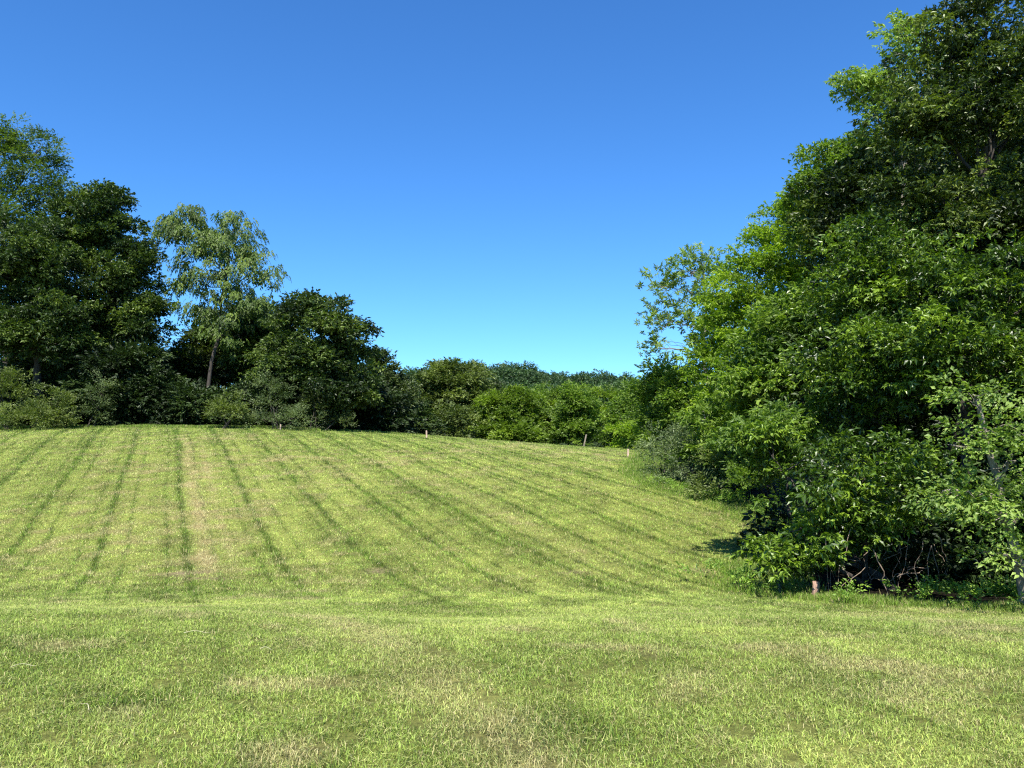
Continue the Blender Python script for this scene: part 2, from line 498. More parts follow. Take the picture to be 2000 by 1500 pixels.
BASE = dict(fine=False, form='twig', n=9, twig=.55, len=.19, ratio=.5, droop=1., roll=.45, br=.95, flat=.55, dens=.42, sprays=46,
            up=.25, stick=.12, core=.25, spread=1.25)
def kind(**kw):
    d = dict(BASE); d.update(kw); return d

def lobe_area(r):
    a, b, c = r
    return 4 * math.pi * (((a*b)**1.6 + (a*c)**1.6 + (b*c)**1.6) / 3) ** (1 / 1.6)

def foliage(lobes, K, rg):
    """lobes: list of (centre, radii). -> verts, faces, tone, bough centres"""
    Bc, Bo, Bs = [], [], []
    for li, (c, r) in enumerate(lobes):
        nb = max(5, int(lobe_area(r) * K['dens']))
        i = np.arange(nb) + .5
        ph = np.arccos(1 - 2 * i / nb); th = math.pi * (1 + 5 ** .5) * i + rg.uniform(0, 6)
        d = np.stack([np.cos(th) * np.sin(ph), np.sin(th) * np.sin(ph), np.cos(ph)], 1)
        d = unit(d + rg.normal(0, .16, d.shape))
        t = 1 - .30 * rg.random(nb) ** 1.6
        so = rg.random(nb) < K['stick']
        t = np.where(so, rg.uniform(1.04, 1.22, nb), t)
        keep = (d[:, 2] > -.55) | (rg.random(nb) < .45)
        keep &= (d[:, 1] < .45) | (rg.random(nb) < .6)
        pos = c + d * r * t[:, None]
        # core boughs
        nc = int(nb * K['core'])
        dc = unit(rg.normal(0, 1, (nc, 3)))
        pc = c + dc * r * rg.uniform(.2, .6, nc)[:, None]
        pos = np.concatenate([pos[keep], pc]); dd = np.concatenate([d[keep], dc])
        so = np.concatenate([so[keep], np.zeros(nc, bool)])
        ok = np.ones(len(pos), bool)
        for lj, (c2, r2) in enumerate(lobes):
            if lj != li:
                q = np.linalg.norm((pos - c2) / r2, axis=1)
                ok &= (q > .66) | (rg.random(len(pos)) < .2)
        Bc.append(pos[ok]); Bo.append(dd[ok]); Bs.append(so[ok])
    Bc, Bo, Bs = np.concatenate(Bc), np.concatenate(Bo), np.concatenate(Bs)
    gzv = height(Bc[:, 0], Bc[:, 1])
    ok = Bc[:, 2] > gzv + .15
    Bc, Bo, Bs = Bc[ok], Bo[ok], Bs[ok]
    nb = len(Bc)
    size = K['br'] * rg.uniform(.6, 1.3, nb) * np.where(Bs, .62, 1)
    btone = rg.normal(0, .22, nb)  # random bough tone, widened to paint in sunlit and dark clumps
    ns = np.maximum(4, (K['sprays'] * (size / K['br']) ** 2 * rg.uniform(.6, 1.25, nb)).astype(int))
    bi = np.repeat(np.arange(nb), ns)
    m = len(bi)
    ld = unit(rg.normal(0, 1, (m, 3)) + np.array([0, 0, .35]))
    rad = rg.random(m) ** .42
    out = unit(Bo * np.array([1, 1, .35]))
    sc = size[bi]
    off = ld * rad[:, None] * sc[:, None] * np.array([1, 1, K['flat']])
    off = off + out[bi] * (np.einsum('ij,ij->i', off, out[bi]) * (K['spread'] - 1))[:, None]
    # boughs arch: outer end hangs
    off[:, 2] -= .25 * (off[:, 0] ** 2 + off[:, 1] ** 2) / np.maximum(sc, .1)
    pos = Bc[bi] + off
    pos = pos[:, :]
    d = unit(.7 * ld * np.array([1, 1, .5]) + .7 * out[bi] + np.array([0, 0, K['up']]) + rg.normal(0, .35, (m, 3)))
    upv = np.array([0, 0, 1.0]) + rg.normal(0, .32, (m, 3)) + .25 * out[bi]
    side = unit(np.cross(upv, d)); nn = np.cross(d, side)
    scale = rg.uniform(.75, 1.2, m)
    T, fs, nl, fpl = spray_templates(rg, K)
    ti = rg.integers(0, len(T), m)
    tv = T[ti]
    if K['form'] == 'hang':     # hanging twigs keep plumb
        dh = unit(d * np.array([1, 1, 0])); sh = np.stack([-dh[:, 1], dh[:, 0], 0 * dh[:, 0]], 1)
        R = np.stack([dh, sh, np.tile([0, 0, 1.0], (m, 1))], 1)
    else:
        R = np.stack([d, side, nn], 1)
    W = np.einsum('mvk,mkj->mvj', tv * scale[:, None, None], R) + pos[:, None, :]
    nv = T.shape[1]
    f = (fs[None] + (np.arange(m) * nv)[:, None, None]).reshape(-1, fs.shape[1])
    lt = rg.random((m, nl)) * .62 + .19 + (btone[bi] + rg.normal(0, .06, m))[:, None]
    tone = np.repeat(np.clip(lt, 0, 1).ravel(), fpl)
    return W.reshape(-1, 3), f, tone, Bc

def tube(pts, rad, sides):
    pts, rad = np.asarray(pts, float), np.asarray(rad, float)
    t = unit(np.gradient(pts, axis=0))
    ref = np.where(np.abs(t[:, 2:]) > .9, np.array([[1.0, 0, 0]]), np.array([[0, 0, 1.0]]))
    a = unit(np.cross(ref, t)); b = np.cross(t, a)
    an = np.arange(sides) * 2 * math.pi / sides
    v = pts[:, None] + (a[:, None] * np.cos(an)[None, :, None] + b[:, None] * np.sin(an)[None, :, None]) * rad[:, None, None]
    n = len(pts)
    i = (np.arange(n - 1)[:, None] * sides + np.arange(sides)[None]).ravel()
    j = (np.arange(n - 1)[:, None] * sides + (np.arange(sides)[None] + 1) % sides).ravel()
    return v.reshape(-1, 3), np.stack([i, j, j + sides, i + sides], 1)

class Tubes:
    def __init__(s): s.v, s.f, s.n = [], [], 0
    def add(s, pts, rad, sides=6):
        v, f = tube(pts, rad, sides)
        s.v.append(v); s.f.append(f + s.n); s.n += len(v)
    def build(s, name, mat, parent=None):
        return mesh_obj(name, np.concatenate(s.v), np.concatenate(s.f), mat, parent, None, True)

def wander(a, b, rg, k=6, amp=.08, sag=0.0):
    t = np.linspace(0, 1, k)[:, None]
    L = np.linalg.norm(b - a)
    n = rg.normal(0, amp * L, (k, 3)) * np.sin(t * math.pi)
    pts = a + (b - a) * t + n
    pts[:, 2] += sag * L * np.sin(t[:, 0] * math.pi)
    return pts

def make_tree(name, label, cat, base, lobes, K, mat, seed, trunk_r=.18, group=None, bark=None, stems=1, lean=(0, 0), limbs=.35, trunk_top=.75):
    """base (x, y) ; lobes [(centre, radii)...] in world metres"""
    rg = np.random.default_rng(seed)
    bz = float(height(np.array([base[0]]), np.array([base[1]]))[0])
    b0 = np.array([base[0], base[1], bz])
    root = empty(name, b0)
    tag(root, label, cat, group)
    lobes = [(np.array(c, float), np.array(r, float)) for c, r in lobes]
    v, f, tone, Bc = foliage(lobes, K, rg)
    crown = mesh_obj('crown', v - b0, f, M[mat], root, {'tone': ('FLOAT', 'FACE', tone)})
    T = Tubes()
    top = max(lobes, key=lambda q: q[0][2])[0]
    for s in range(stems):
        off = np.array([rg.normal(0, .3) if stems > 1 else 0, rg.normal(0, .3) if stems > 1 else 0, -.15])
        tgt = top if s == 0 else lobes[s % len(lobes)][0]
        end = np.array([b0[0] + (tgt[0] - b0[0]) * .9, b0[1] + (tgt[1] - b0[1]) * .9, b0[2] + (tgt[2] - b0[2]) * trunk_top + .1])
        tr = wander(b0 + off, end, rg, 9, .018)
        tt = np.linspace(0, 1, 9)
        rr = trunk_r * (1 - .62 * tt) * (1 if s == 0 else .7); rr[0] *= 1.35
        T.add(tr - b0, rr, 9)
        if s == 0: main = tr
    zmin, zmax = main[0, 2], main[-1, 2]
    for c, r in lobes:
        t0 = np.clip((c[2] - r[2] * .8 - zmin) / max(zmax - zmin, .1), .22, .92)
        st = main[0] + 0
        k = t0 * 8; i0 = int(k); st = main[i0] + (main[min(i0 + 1, 8)] - main[i0]) * (k - i0)
        lr = trunk_r * (1 - .62 * t0) * .55
        lb = wander(st, c, rg, 7, .05, .06)
        T.add(lb - b0, lr * (1 - .55 * np.linspace(0, 1, 7)), 6)
        near = np.argsort(np.linalg.norm((Bc - c) / r, axis=1))
        sel = rg.permutation(len(Bc)); q = np.linalg.norm((Bc[sel] - c) / r, axis=1)
        sel = sel[q < 1.3][:max(3, int(len(Bc) * limbs / len(lobes)))]
        for bi in sel:
            s0 = lb[rg.integers(2, 7)]
            br = wander(s0, Bc[bi], rg, 6, .07, .04)
            T.add(br - b0, max(lr * .32, .012) * (1 - .72 * np.linspace(0, 1, 6)), 4)
    T.build('trunk', bark or BARK, root)
    return root

def L(px, row, d, rx, rz, ry=None, kx=1.0):
    """a lobe from its look: centre, half width and half height in photo pixels, half depth in metres"""
    c = P(px, row, d)
    a, b = rx * d / F, rz * d / F
    return (c, (a, ry if ry else (a + b) / 2, b))

def X(px, d): return P(px, 860, d)[0]

K_left = kind(form='tuft', n=7, sprays=115, dens=.38, len=.22, twig=.4, core=.7, flat=.48, stick=.24, br=.80, spread=1.25, roll=.35)
K_leftb = kind(sprays=90, dens=.5, len=.26, twig=.6, core=.9)
K_hang = kind(form='hang', n=9, twig=.5, len=.19, ratio=.44, br=.7, dens=.60, sprays=38, flat=.7, core=.15, stick=.38)
K_airy = kind(n=9, twig=.55, len=.19, ratio=.45, br=.8, dens=.55, sprays=55, stick=.3, core=.1, up=.3)
K_shrub = kind(n=8, twig=.34, len=.13, ratio=.45, br=.36, dens=1.5, sprays=34, flat=.6, up=.5, stick=.34, core=.25)
K_shrub_s = kind(n=9, twig=.40, len=.12, ratio=.34, br=.34, dens=1.6, sprays=34, flat=.6, up=.5, stick=.38, core=.25)
K_mid = kind(n=8, twig=.45, len=.23, ratio=.5, br=.75, dens=.6, sprays=60, flat=.45, core=.7, stick=.16)
K_locust = kind(form='tuft', n=9, twig=.28, len=.16, ratio=.40, br=.50, dens=1.0, sprays=46, flat=.38, core=.5, stick=.18, roll=.34)
K_rosette = kind(form='rosette', n=10, twig=.25, len=.27, ratio=.30, br=.45, dens=1.1, sprays=9, flat=.8, core=.15, stick=.35, up=.5, roll=.3)
K_tall = kind(form='tuft', n=8, twig=.26, len=.13, ratio=.44, br=.52, dens=.95, sprays=52, flat=.42, core=.9, stick=.16, roll=.32)
K_gloss = kind(form='tuft', fine=True, n=8, twig=.24, len=.14, ratio=.44, br=.42, dens=1.2, sprays=38, flat=.36, core=.55, stick=.18, roll=.30)
K_dog = kind(fine=True, n=7, twig=.26, len=.095, ratio=.56, br=.36, dens=1.3, sprays=26, flat=.3, core=.3, stick=.18, roll=.38, up=.1)
K_inner = kind(form='tuft', n=8, twig=.4, len=.19, ratio=.48, br=.8, dens=.75, sprays=85, core=.8)

# ---- left hand wood
make_tree('tree', 'tall loose tree highest at the left edge, thin pale crown over the dark trees', 'tree', (X(20, 55), 55),
          [L(-30, 330, 55, 75, 90, 2.6), L(60, 330, 55, 42, 75, 1.8), L(85, 285, 55, 16, 30, .8), L(100, 380, 55, 28, 40, 1.3), L(0, 430, 55, 90, 70, 2.6), L(5, 270, 55, 40, 45, 1.5)],
          K_airy, 'airy', 101, .32)
make_tree('tree', 'broad dark green tree bulging toward the gap beside the hanging-branch tree', 'tree', (X(215, 52), 53),
          [L(200, 440, 53, 62, 75, 2.4), L(215, 385, 53, 30, 26, 1.2), L(135, 470, 53, 45, 65, 2.0), L(245, 540, 53, 62, 80, 2.6), L(275, 620, 53, 48, 60, 2.2), L(180, 620, 53, 85, 100, 2.6), L(150, 400, 53, 28, 28, 1.2)],
          K_left, 'deep', 102, .34)
make_tree('tree', 'dense dark tree at the left edge, rounded crown before the tall loose one', 'tree', (X(60, 49), 50),
          [L(75, 510, 49, 72, 75, 2.3), L(-10, 520, 49, 65, 90, 2.3), L(30, 640, 49, 110, 90, 2.5), L(120, 640, 49, 55, 80, 2.0)],
          K_left, 'deep', 103, .32)
make_tree('tree', 'pale airy tree with hanging branches and a bare slender trunk against the sky', 'tree', (X(397, 53), 53),
          [L(375, 440, 53, 45, 38, 1.6), L(320, 465, 53, 24, 24, 1.0), L(450, 470, 53, 55, 50, 1.9), L(420, 530, 53, 68, 50, 2.0), L(505, 530, 53, 42, 42, 1.5), L(350, 550, 53, 20, 14, .8),
           L(470, 600, 53, 62, 40, 1.8), L(455, 428, 53, 26, 18, 1.), L(395, 480, 53, 40, 40, 1.3), L(335, 440, 53, 16, 16, .8), L(400, 600, 53, 34, 30, 1.2), L(440, 650, 53, 45, 40, 1.5)],
          K_hang, 'airy', 104, .16, bark=BARK, limbs=.5, trunk_top=.8)
make_tree('tree', 'round dark tree with low hanging leaves, nearest the gap on the left side', 'tree', (X(630, 51), 52),
          [L(630, 640, 51, 72, 62, 2.4), L(580, 650, 51, 50, 55, 2.), L(685, 680, 51, 40, 62, 1.8), L(620, 740, 51, 92, 80, 2.6), L(560, 720, 51, 55, 70, 2.0), L(690, 765, 51, 40, 60, 1.6), L(600, 600, 51, 30, 22, 1.)],
          K_left, 'deep', 105, .30)
make_tree('tree', 'smaller tree with a lighter pointed top stepping down behind the round dark tree', 'tree', (X(745, 60), 60),
          [L(740, 745, 60, 38, 55, 1.9), L(738, 705, 60, 16, 20, .8), L(775, 775, 60, 28, 45, 1.5), L(720, 790, 60, 60, 50, 2.)],
          K_left, 'deep2', 106, .22)
for i, (px, row, d, rx, rz, m_, lab) in enumerate([
        (330, 740, 60, 75, 60, 'deep', 'low dark tree filling the gap under the bare forked trunk'),
        (440, 690, 62, 55, 70, 'deep2', 'dark slender tree behind the bare forked trunk'),
        (505, 670, 58, 40, 80, 'deep', 'dark thin tree squeezed between the airy tree and the round dark tree'),
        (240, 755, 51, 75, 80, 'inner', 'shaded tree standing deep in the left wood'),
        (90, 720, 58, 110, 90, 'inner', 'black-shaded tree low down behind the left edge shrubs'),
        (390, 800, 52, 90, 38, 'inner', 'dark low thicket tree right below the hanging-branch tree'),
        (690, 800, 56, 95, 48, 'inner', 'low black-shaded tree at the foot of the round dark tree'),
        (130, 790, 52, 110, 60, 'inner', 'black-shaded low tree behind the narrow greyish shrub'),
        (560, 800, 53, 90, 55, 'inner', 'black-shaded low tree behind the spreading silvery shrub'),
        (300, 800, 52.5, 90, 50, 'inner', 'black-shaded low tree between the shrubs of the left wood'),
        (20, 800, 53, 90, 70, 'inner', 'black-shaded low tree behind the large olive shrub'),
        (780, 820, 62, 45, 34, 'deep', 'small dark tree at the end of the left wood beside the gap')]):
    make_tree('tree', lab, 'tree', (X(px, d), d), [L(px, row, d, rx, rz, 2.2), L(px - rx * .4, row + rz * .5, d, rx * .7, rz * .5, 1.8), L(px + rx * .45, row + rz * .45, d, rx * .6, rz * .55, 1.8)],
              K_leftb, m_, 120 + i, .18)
for i, (lobes, m_, K_, lab) in enumerate([
        ([(20, 775, 46.5, 52, 52), (105, 800, 46.5, 38, 36), (0, 745, 46.5, 30, 38), (50, 818, 46, 80, 22)], 'olive', K_shrub, 'large olive green shrub at the left edge of the field'),
        ([(188, 790, 48, 24, 48), (200, 770, 48, 14, 25)], 'silver', K_shrub_s, 'narrow greyish shrub just right of the large olive shrub'),
        ([(450, 805, 47.5, 30, 28), (470, 790, 47.5, 18, 18), (425, 795, 47.5, 12, 12)], 'olive', K_shrub, 'small round olive bush below the forked trunk'),
        ([(540, 795, 48, 34, 38), (585, 816, 47.5, 34, 22), (525, 755, 48, 14, 22), (500, 822, 48, 24, 16)], 'silver', K_shrub_s, 'spreading silvery shrub behind the survey stake under the round dark tree'),
        ([(615, 785, 49, 26, 22), (660, 820, 49.5, 30, 20)], 'deep2', K_shrub, 'dull green bush right of the spreading silvery shrub')]):
    lb = [L(*q, ry=q[3] * q[2] / F * .7) for q in lobes]
    c0 = lb[0][0]
    make_tree('shrub', lab, 'shrub', (c0[0], c0[1]), lb, K_, m_, 140 + i, .05, stems=3, limbs=.25)

# ---- trees beyond the crest, middle
mids = [
    ([(875, 770, 72, 58, 62), (860, 730, 72, 26, 24), (920, 765, 72, 40, 48), (850, 810, 72, 50, 42), (910, 820, 72, 45, 34)], 'olive', 'tall olive tree with a ragged pointed top at the left of the far gap'),
    ([(895, 825, 66, 30, 34), (880, 840, 66, 25, 25)], 'olive', 'small brownish rounded bush-like tree in front of the tall olive one'),
    ([(985, 812, 70, 55, 54), (960, 840, 70, 45, 35), (1020, 800, 70, 38, 38), (1000, 850, 68, 50, 22)], 'mid', 'bright green rounded tree in the middle of the far gap'),
    ([(1075, 804, 78, 38, 44), (1060, 840, 78, 45, 35)], 'mid', 'mid green tree right beside the bright rounded one'),
    ([(1130, 802, 74, 34, 48), (1120, 845, 74, 42, 30), (1118, 780, 74, 14, 14)], 'fresh', 'upright green tree behind the leaning pale post'),
    ([(1185, 808, 78, 40, 48), (1190, 845, 78, 45, 34)], 'mid', 'last green tree of the far row, before the right wood'),
    ([(945, 772, 95, 45, 26), (1000, 790, 95, 40, 22)], 'deep2', 'darker tree rising behind the bright rounded one'),
    ([(1045, 784, 105, 34, 22), (1100, 788, 105, 44, 22)], 'fresh', 'pale topped tree between the far row and the wooded hill'),
    ([(1235, 800, 66, 28, 48), (1215, 830, 66, 30, 34), (1250, 830, 66, 36, 36)], 'fresh', 'green tree leaning out of the right wood at the far gap'),
    ([(1235, 848, 58, 38, 26), (1265, 845, 58, 32, 28)], 'bright', 'low yellow-green bushy tree at the far end of the right wood'),
]
for i, (lobes, m_, lab) in enumerate(mids):
    lb = [L(*q, ry=max(1.2, q[3] * q[2] / F * .9)) for q in lobes]
    make_tree('tree', lab, 'tree', (lb[0][0][0], lb[0][0][1]), lb, K_mid, m_, 160 + i, .16, limbs=.3)

# ---- right hand wood
make_tree('tree', 'open tree with star-like leaf clusters standing against the sky left of the right wood', 'tree', (X(1375, 46), 46),
          [L(1345, 530, 46, 45, 42, 1.3), L(1290, 560, 46, 38, 38, 1.1), L(1278, 625, 46, 34, 40, 1.1), L(1280, 680, 46, 30, 24, 1.), L(1340, 620, 46, 55, 50, 1.6), L(1390, 560, 46, 35, 50, 1.3), L(1375, 500, 46, 26, 22, 1.), L(1400, 640, 46, 60, 70, 1.8)],
          K_rosette, 'pale', 201, .14, bark=BARKL, limbs=.9, trunk_top=.9)
make_tree('tree', 'thick leafy green tree low down beneath the open star-leaved tree', 'tree', (X(1300, 50), 50),
          [L(1300, 760, 50, 52, 50, 1.9), L(1290, 830, 50, 50, 50, 1.8), L(1350, 790, 48, 50, 70, 1.9)], K_mid, 'fresh', 202, .16)
make_tree('tree', 'bright yellow-green leafy tree sloping down from the right wood toward the open one', 'tree', (X(1490, 33), 34),
          [L(1490, 520, 34, 62, 68, 1.7), L(1425, 590, 34, 55, 62, 1.5), L(1400, 700, 34, 60, 70, 1.6), L(1540, 450, 34, 55, 60, 1.5), L(1500, 640, 33, 85, 90, 1.9), L(1460, 760, 33, 85, 70, 1.8), L(1580, 560, 34, 70, 90, 1.8), L(1560, 400, 34, 30, 30, 1.), L(1545, 690, 30, 80, 95, 1.7), L(1560, 800, 28, 70, 60, 1.4)],
          K_locust, 'bright', 203, .18, bark=BARKL)
make_tree('tree', 'feathery light green tree top showing just left of the tallest dark tree', 'tree', (X(1640, 28), 29),
          [L(1640, 350, 29, 62, 72, 1.5), L(1600, 310, 29, 34, 28, .9), L(1665, 290, 29, 28, 28, .8), L(1620, 450, 29, 85, 80, 1.7), L(1575, 380, 29, 36, 40, 1.0)],
          K_locust, 'fresh', 204, .16, bark=BARKL)
make_tree('tree', 'pale silvery-leaved tree top poking out left of the tallest crown', 'tree', (X(1740, 24), 25),
          [L(1750, 170, 25, 50, 50, 1.0), L(1695, 170, 25, 34, 22, .7), L(1770, 80, 25, 32, 42, .8), L(1740, 250, 25, 40, 50, 1.), L(1660, 160, 25, 18, 10, .4)],
          K_tall, 'pale', 205, .14, bark=BARKL)
make_tree('tree', 'tallest dark green tree of the right wood, reaching the top of the view', 'tree', (X(1890, 19), 20.5),
          [L(1880, 120, 20, 110, 105, 1.7), L(1800, 240, 20, 95, 110, 1.5), L(1960, 200, 20, 110, 150, 1.7), L(1760, 350, 20, 60, 60, 1.0), L(1850, 420, 20, 115, 110, 1.6), L(1980, 420, 20, 90, 110, 1.6),
           L(1930, 40, 20, 60, 45, 1.0), L(2080, 120, 20, 90, 130, 1.6)],
          K_tall, 'tall', 206, .2)
make_tree('tree', 'dense glossy dark tree in the middle of the right wood wall', 'tree', (X(1740, 20), 20.5),
          [L(1700, 500, 20, 80, 80, 1.3), L(1665, 580, 20, 70, 80, 1.3), L(1780, 560, 19, 90, 90, 1.3), L(1650, 720, 19, 90, 90, 1.3), L(1760, 700, 18, 90, 95, 1.3), L(1640, 830, 19.5, 60, 60, 1.0)],
          K_tall, 'glossy', 207, .18)
make_tree('tree', 'glossy dark tree on the right edge below the tallest crown', 'tree', (X(1920, 17), 18),
          [L(1900, 560, 17, 95, 75, 1.2), L(2000, 600, 17, 80, 90, 1.2), L(1850, 680, 16.5, 85, 70, 1.1), L(1960, 720, 16.5, 90, 60, 1.1)],
          K_gloss, 'glossy', 208, .18)
make_tree('tree', 'low glossy-leaved tree spreading out over the mown edge, foot of tangled bare vines', 'tree', (X(1690, 15.5), 15.8),
          [L(1580, 965, 15, 62, 42, .8), L(1560, 1035, 15, 55, 55, .8), L(1690, 935, 15, 80, 34, .9), L(1790, 905, 15, 70, 40, .9), L(1640, 1010, 15.3, 60, 40, .7), L(1800, 980, 15, 70, 40, .8), L(1530, 1095, 15, 34, 32, .5), L(1600, 1085, 15.1, 50, 34, .6), L(1690, 1040, 15.6, 60, 30, .6), L(1620, 880, 16.5, 40, 20, .6), L(1492, 850, 17.9, 26, 18, .5), L(1515, 900, 18.2, 26, 18, .5)],
          K_gloss, 'glossy', 209, .09, stems=3)
make_tree('tree', 'pale-leaved small tree with layered branches and a mottled trunk at the right edge', 'tree', (X(1994, 12.8), 12.8),
          [L(1900, 770, 12.8, 75, 26, .6), L(1960, 830, 12.6, 85, 30, .7), L(1860, 870, 12.8, 55, 18, .4), L(1985, 900, 12.5, 60, 40, .6), L(1890, 960, 12.6, 70, 22, .5), L(1960, 1010, 12.4, 50, 34, .5), L(1950, 1085, 12.3, 40, 36, .4), L(2020, 980, 12.6, 50, 60, .6), L(1840, 960, 12.8, 40, 16, .35)],
          K_dog, 'pale', 210, .10, bark=BARKL, trunk_top=.95)
make_tree('tree', 'slender green tree leaning over the mown edge above the shadow patch', 'tree', (X(1545, 19.5), 19.5),
          [L(1462, 852, 18.2, 30, 13, .6), L(1495, 832, 18.6, 36, 18, .7), L(1530, 810, 19.2, 40, 30, .8), L(1505, 880, 18.6, 30, 16, .6)], K_gloss, 'fresh', 211, .06)
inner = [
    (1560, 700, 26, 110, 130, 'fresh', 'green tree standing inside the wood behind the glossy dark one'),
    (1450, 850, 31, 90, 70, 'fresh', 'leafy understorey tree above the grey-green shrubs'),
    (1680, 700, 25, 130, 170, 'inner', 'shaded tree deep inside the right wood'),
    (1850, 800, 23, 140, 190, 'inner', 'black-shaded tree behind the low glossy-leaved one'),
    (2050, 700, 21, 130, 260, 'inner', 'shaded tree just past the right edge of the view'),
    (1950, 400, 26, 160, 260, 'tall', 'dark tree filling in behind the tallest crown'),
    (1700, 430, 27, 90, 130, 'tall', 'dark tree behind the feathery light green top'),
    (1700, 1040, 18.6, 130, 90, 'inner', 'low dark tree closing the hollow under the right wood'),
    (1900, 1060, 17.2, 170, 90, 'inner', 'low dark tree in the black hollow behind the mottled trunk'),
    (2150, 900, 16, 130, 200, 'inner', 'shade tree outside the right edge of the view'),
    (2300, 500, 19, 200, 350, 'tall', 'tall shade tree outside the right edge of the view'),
    (2620, 520, 12.2, 300, 400, 'tall', 'unseen tree continuing the right wood, added to shade the hollow'),  # out of view, added to cast shade into the hollow
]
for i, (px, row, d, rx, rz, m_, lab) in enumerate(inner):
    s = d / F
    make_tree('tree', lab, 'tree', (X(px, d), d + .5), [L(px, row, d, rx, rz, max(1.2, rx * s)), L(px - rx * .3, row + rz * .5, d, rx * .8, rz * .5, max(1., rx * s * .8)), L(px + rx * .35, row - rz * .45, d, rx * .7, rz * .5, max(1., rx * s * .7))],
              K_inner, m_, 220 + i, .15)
for i, (lobes, m_, K_, lab) in enumerate([
        ([(1300, 880, 33, 40, 34), (1288, 915, 32, 28, 24)], 'silver', K_shrub_s, 'dark silvery shrub nearest the far survey stake'),
        ([(1350, 880, 31, 45, 50), (1345, 930, 30, 40, 28)], 'silver', K_shrub_s, 'taller silvery shrub next in line along the right wood'),
        ([(1425, 920, 28, 52, 48), (1400, 950, 27, 40, 24)], 'olive', K_shrub, 'olive green shrub bulging from the right wood foot'),
        ([(1490, 880, 26, 60, 60), (1485, 945, 25, 45, 34)], 'fresh', K_shrub, 'green shrub beside the shadow at the right wood foot')]):
    lb = [L(*q, ry=q[3] * q[2] / F) for q in lobes]
    c0 = lb[0][0]
    make_tree('shrub', lab, 'shrub', (c0[0], c0[1]), lb, K_, m_, 240 + i, .05, stems=3, limbs=.3)

# ------------------------------------------------------------------ wooded hill far behind
rg = np.random.default_rng(5)
protos = []
K_hill = kind(n=7, twig=.9, len=.55, ratio=.6, br=1.5, dens=.22, sprays=15, stick=.12)
for i in range(5):
    lobes = [((0, 0, 7), (3.6, 3.6, 3.4)), ((rg.uniform(-2, 2), rg.uniform(-2, 2), 9), (2.4, 2.4, 2.4)), ((rg.uniform(-2.5, 2.5), -1, 5), (2.8, 2.8, 2.6)), ((rg.uniform(-2, 2), 1, 8), (2.6, 2.6, 2))]
    hold = height; height = lambda a, b: np.asarray(a, float) * 0 - 1e3 if False else np.asarray(a, float) * 0
    v, f, tone, Bc = foliage([(np.array(a, float), np.array(b, float)) for a, b in lobes], K_hill, rg)
    height = hold
    me = mesh_obj('tree_crown_source', v, f, M['hill'], None, {'tone': ('FLOAT', 'FACE', tone)})
    C.objects.unlink(me)
    protos.append(me)
spots = []
for row_ in range(13):
    y0 = 250 + row_ * 17
    for j in range(26):
        x0 = (-120 + j * 10 + rg.uniform(-3, 3)) * (y0 / 330.0)
        if -.30 < x0 / y0 < .22: spots.append((x0, y0 + rg.uniform(-6, 6), rg.uniform(.8, 1.35)))
for px, d, s in [(985, 330, 1.2), (1008, 335, 1.15), (1075, 345, 1.1), (1095, 350, 1.15), (1130, 350, 1.1), (1190, 350, 1.0), (1210, 345, 1.0), (960, 330, 1.0)]:
    spots.append((X(px, d), d, s))
spots = spots[:290]
for i, (x0, y0, s) in enumerate(spots):
    src = protos[rg.integers(0, 5)]
    o = src.copy(); C.objects.link(o); o.name = 'hill_tree'
    o.location = (x0, y0, float(height(np.array([x0]), np.array([y0]))[0]) - .8)
    o.rotation_euler = (0, 0, rg.uniform(0, 6.28)); o.scale = (s, s, s * rg.uniform(.9, 1.1))
    tag(o, 'small dark bluish-green tree crown on the distant wooded hill', 'tree', 'trees covering the distant hill')

# ------------------------------------------------------------------ weeds, vines, stump and stakes
def lobes_along(pts, step, rx, rz, rg, jit):
    pts = np.array(pts, float); out = []
    for a, b in zip(pts[:-1], pts[1:]):
        n_ = max(1, int(np.linalg.norm(b - a) / step))
        for k in range(n_):
            q = a + (b - a) * (k + rg.random()) / n_ + rg.normal(0, jit, 2)
            s_ = rg.uniform(.5, 1.35)
            z0 = float(height(np.array([q[0]]), np.array([q[1]]))[0])
            out.append((np.array([q[0], q[1], z0 + rz * s_ * .35]), np.array([rx * s_, rx * s_, rz * s_])))
    return out
K_weed = kind(fine=True, n=7, twig=.13, len=.07, ratio=.5, br=.12, dens=8, sprays=9, flat=.7, up=.9, stick=.3, spread=1.0)
K_cover = kind(fine=True, n=6, twig=.10, len=.055, ratio=.6, br=.14, dens=9, sprays=12, flat=.5, up=.6, stick=.2, spread=1.0)
rg = np.random.default_rng(31)
V, Fc, TN = [], [], []
cnt = 0
for path, step, rx, rz, jit, K_ in [
        ([(3.4, 16.6), (4.2, 15.3), (5.6, 14.4), (7.0, 13.7), (8.6, 13.1), (9.8, 12.6)], .16, .17, .14, .28, K_weed),
        ([(3.8, 17.2), (5.0, 15.9), (6.2, 15.0)], .2, .2, .18, .35, K_weed),
        ([(6.4, 14.0), (7.4, 13.4), (8.4, 12.9), (10.4, 12.3)], .05, .20, .12, .38, K_cover),
        ([(7.2, 14.0), (8.4, 13.5), (10.6, 12.9)], .10, .24, .22, .3, K_weed),
        ([(7.6, 13.9), (8.8, 13.3), (11.2, 12.6)], .05, .24, .14, .3, K_cover),
        ([(5.4, 30), (7.2, 26.2), (7.8, 23), (7.0, 20)], .35, .26, .24, .25, K_weed)]:
    v, f, tone, _ = foliage(lobes_along(path, step, rx, rz, rg, jit), K_, rg)
    V.append(v); Fc.append(f + cnt); TN.append(tone); cnt += len(v)
w = mesh_obj('weeds', np.concatenate(V), np.concatenate(Fc), M['weed'], None, {'tone': ('FLOAT', 'FACE', np.concatenate(TN))})
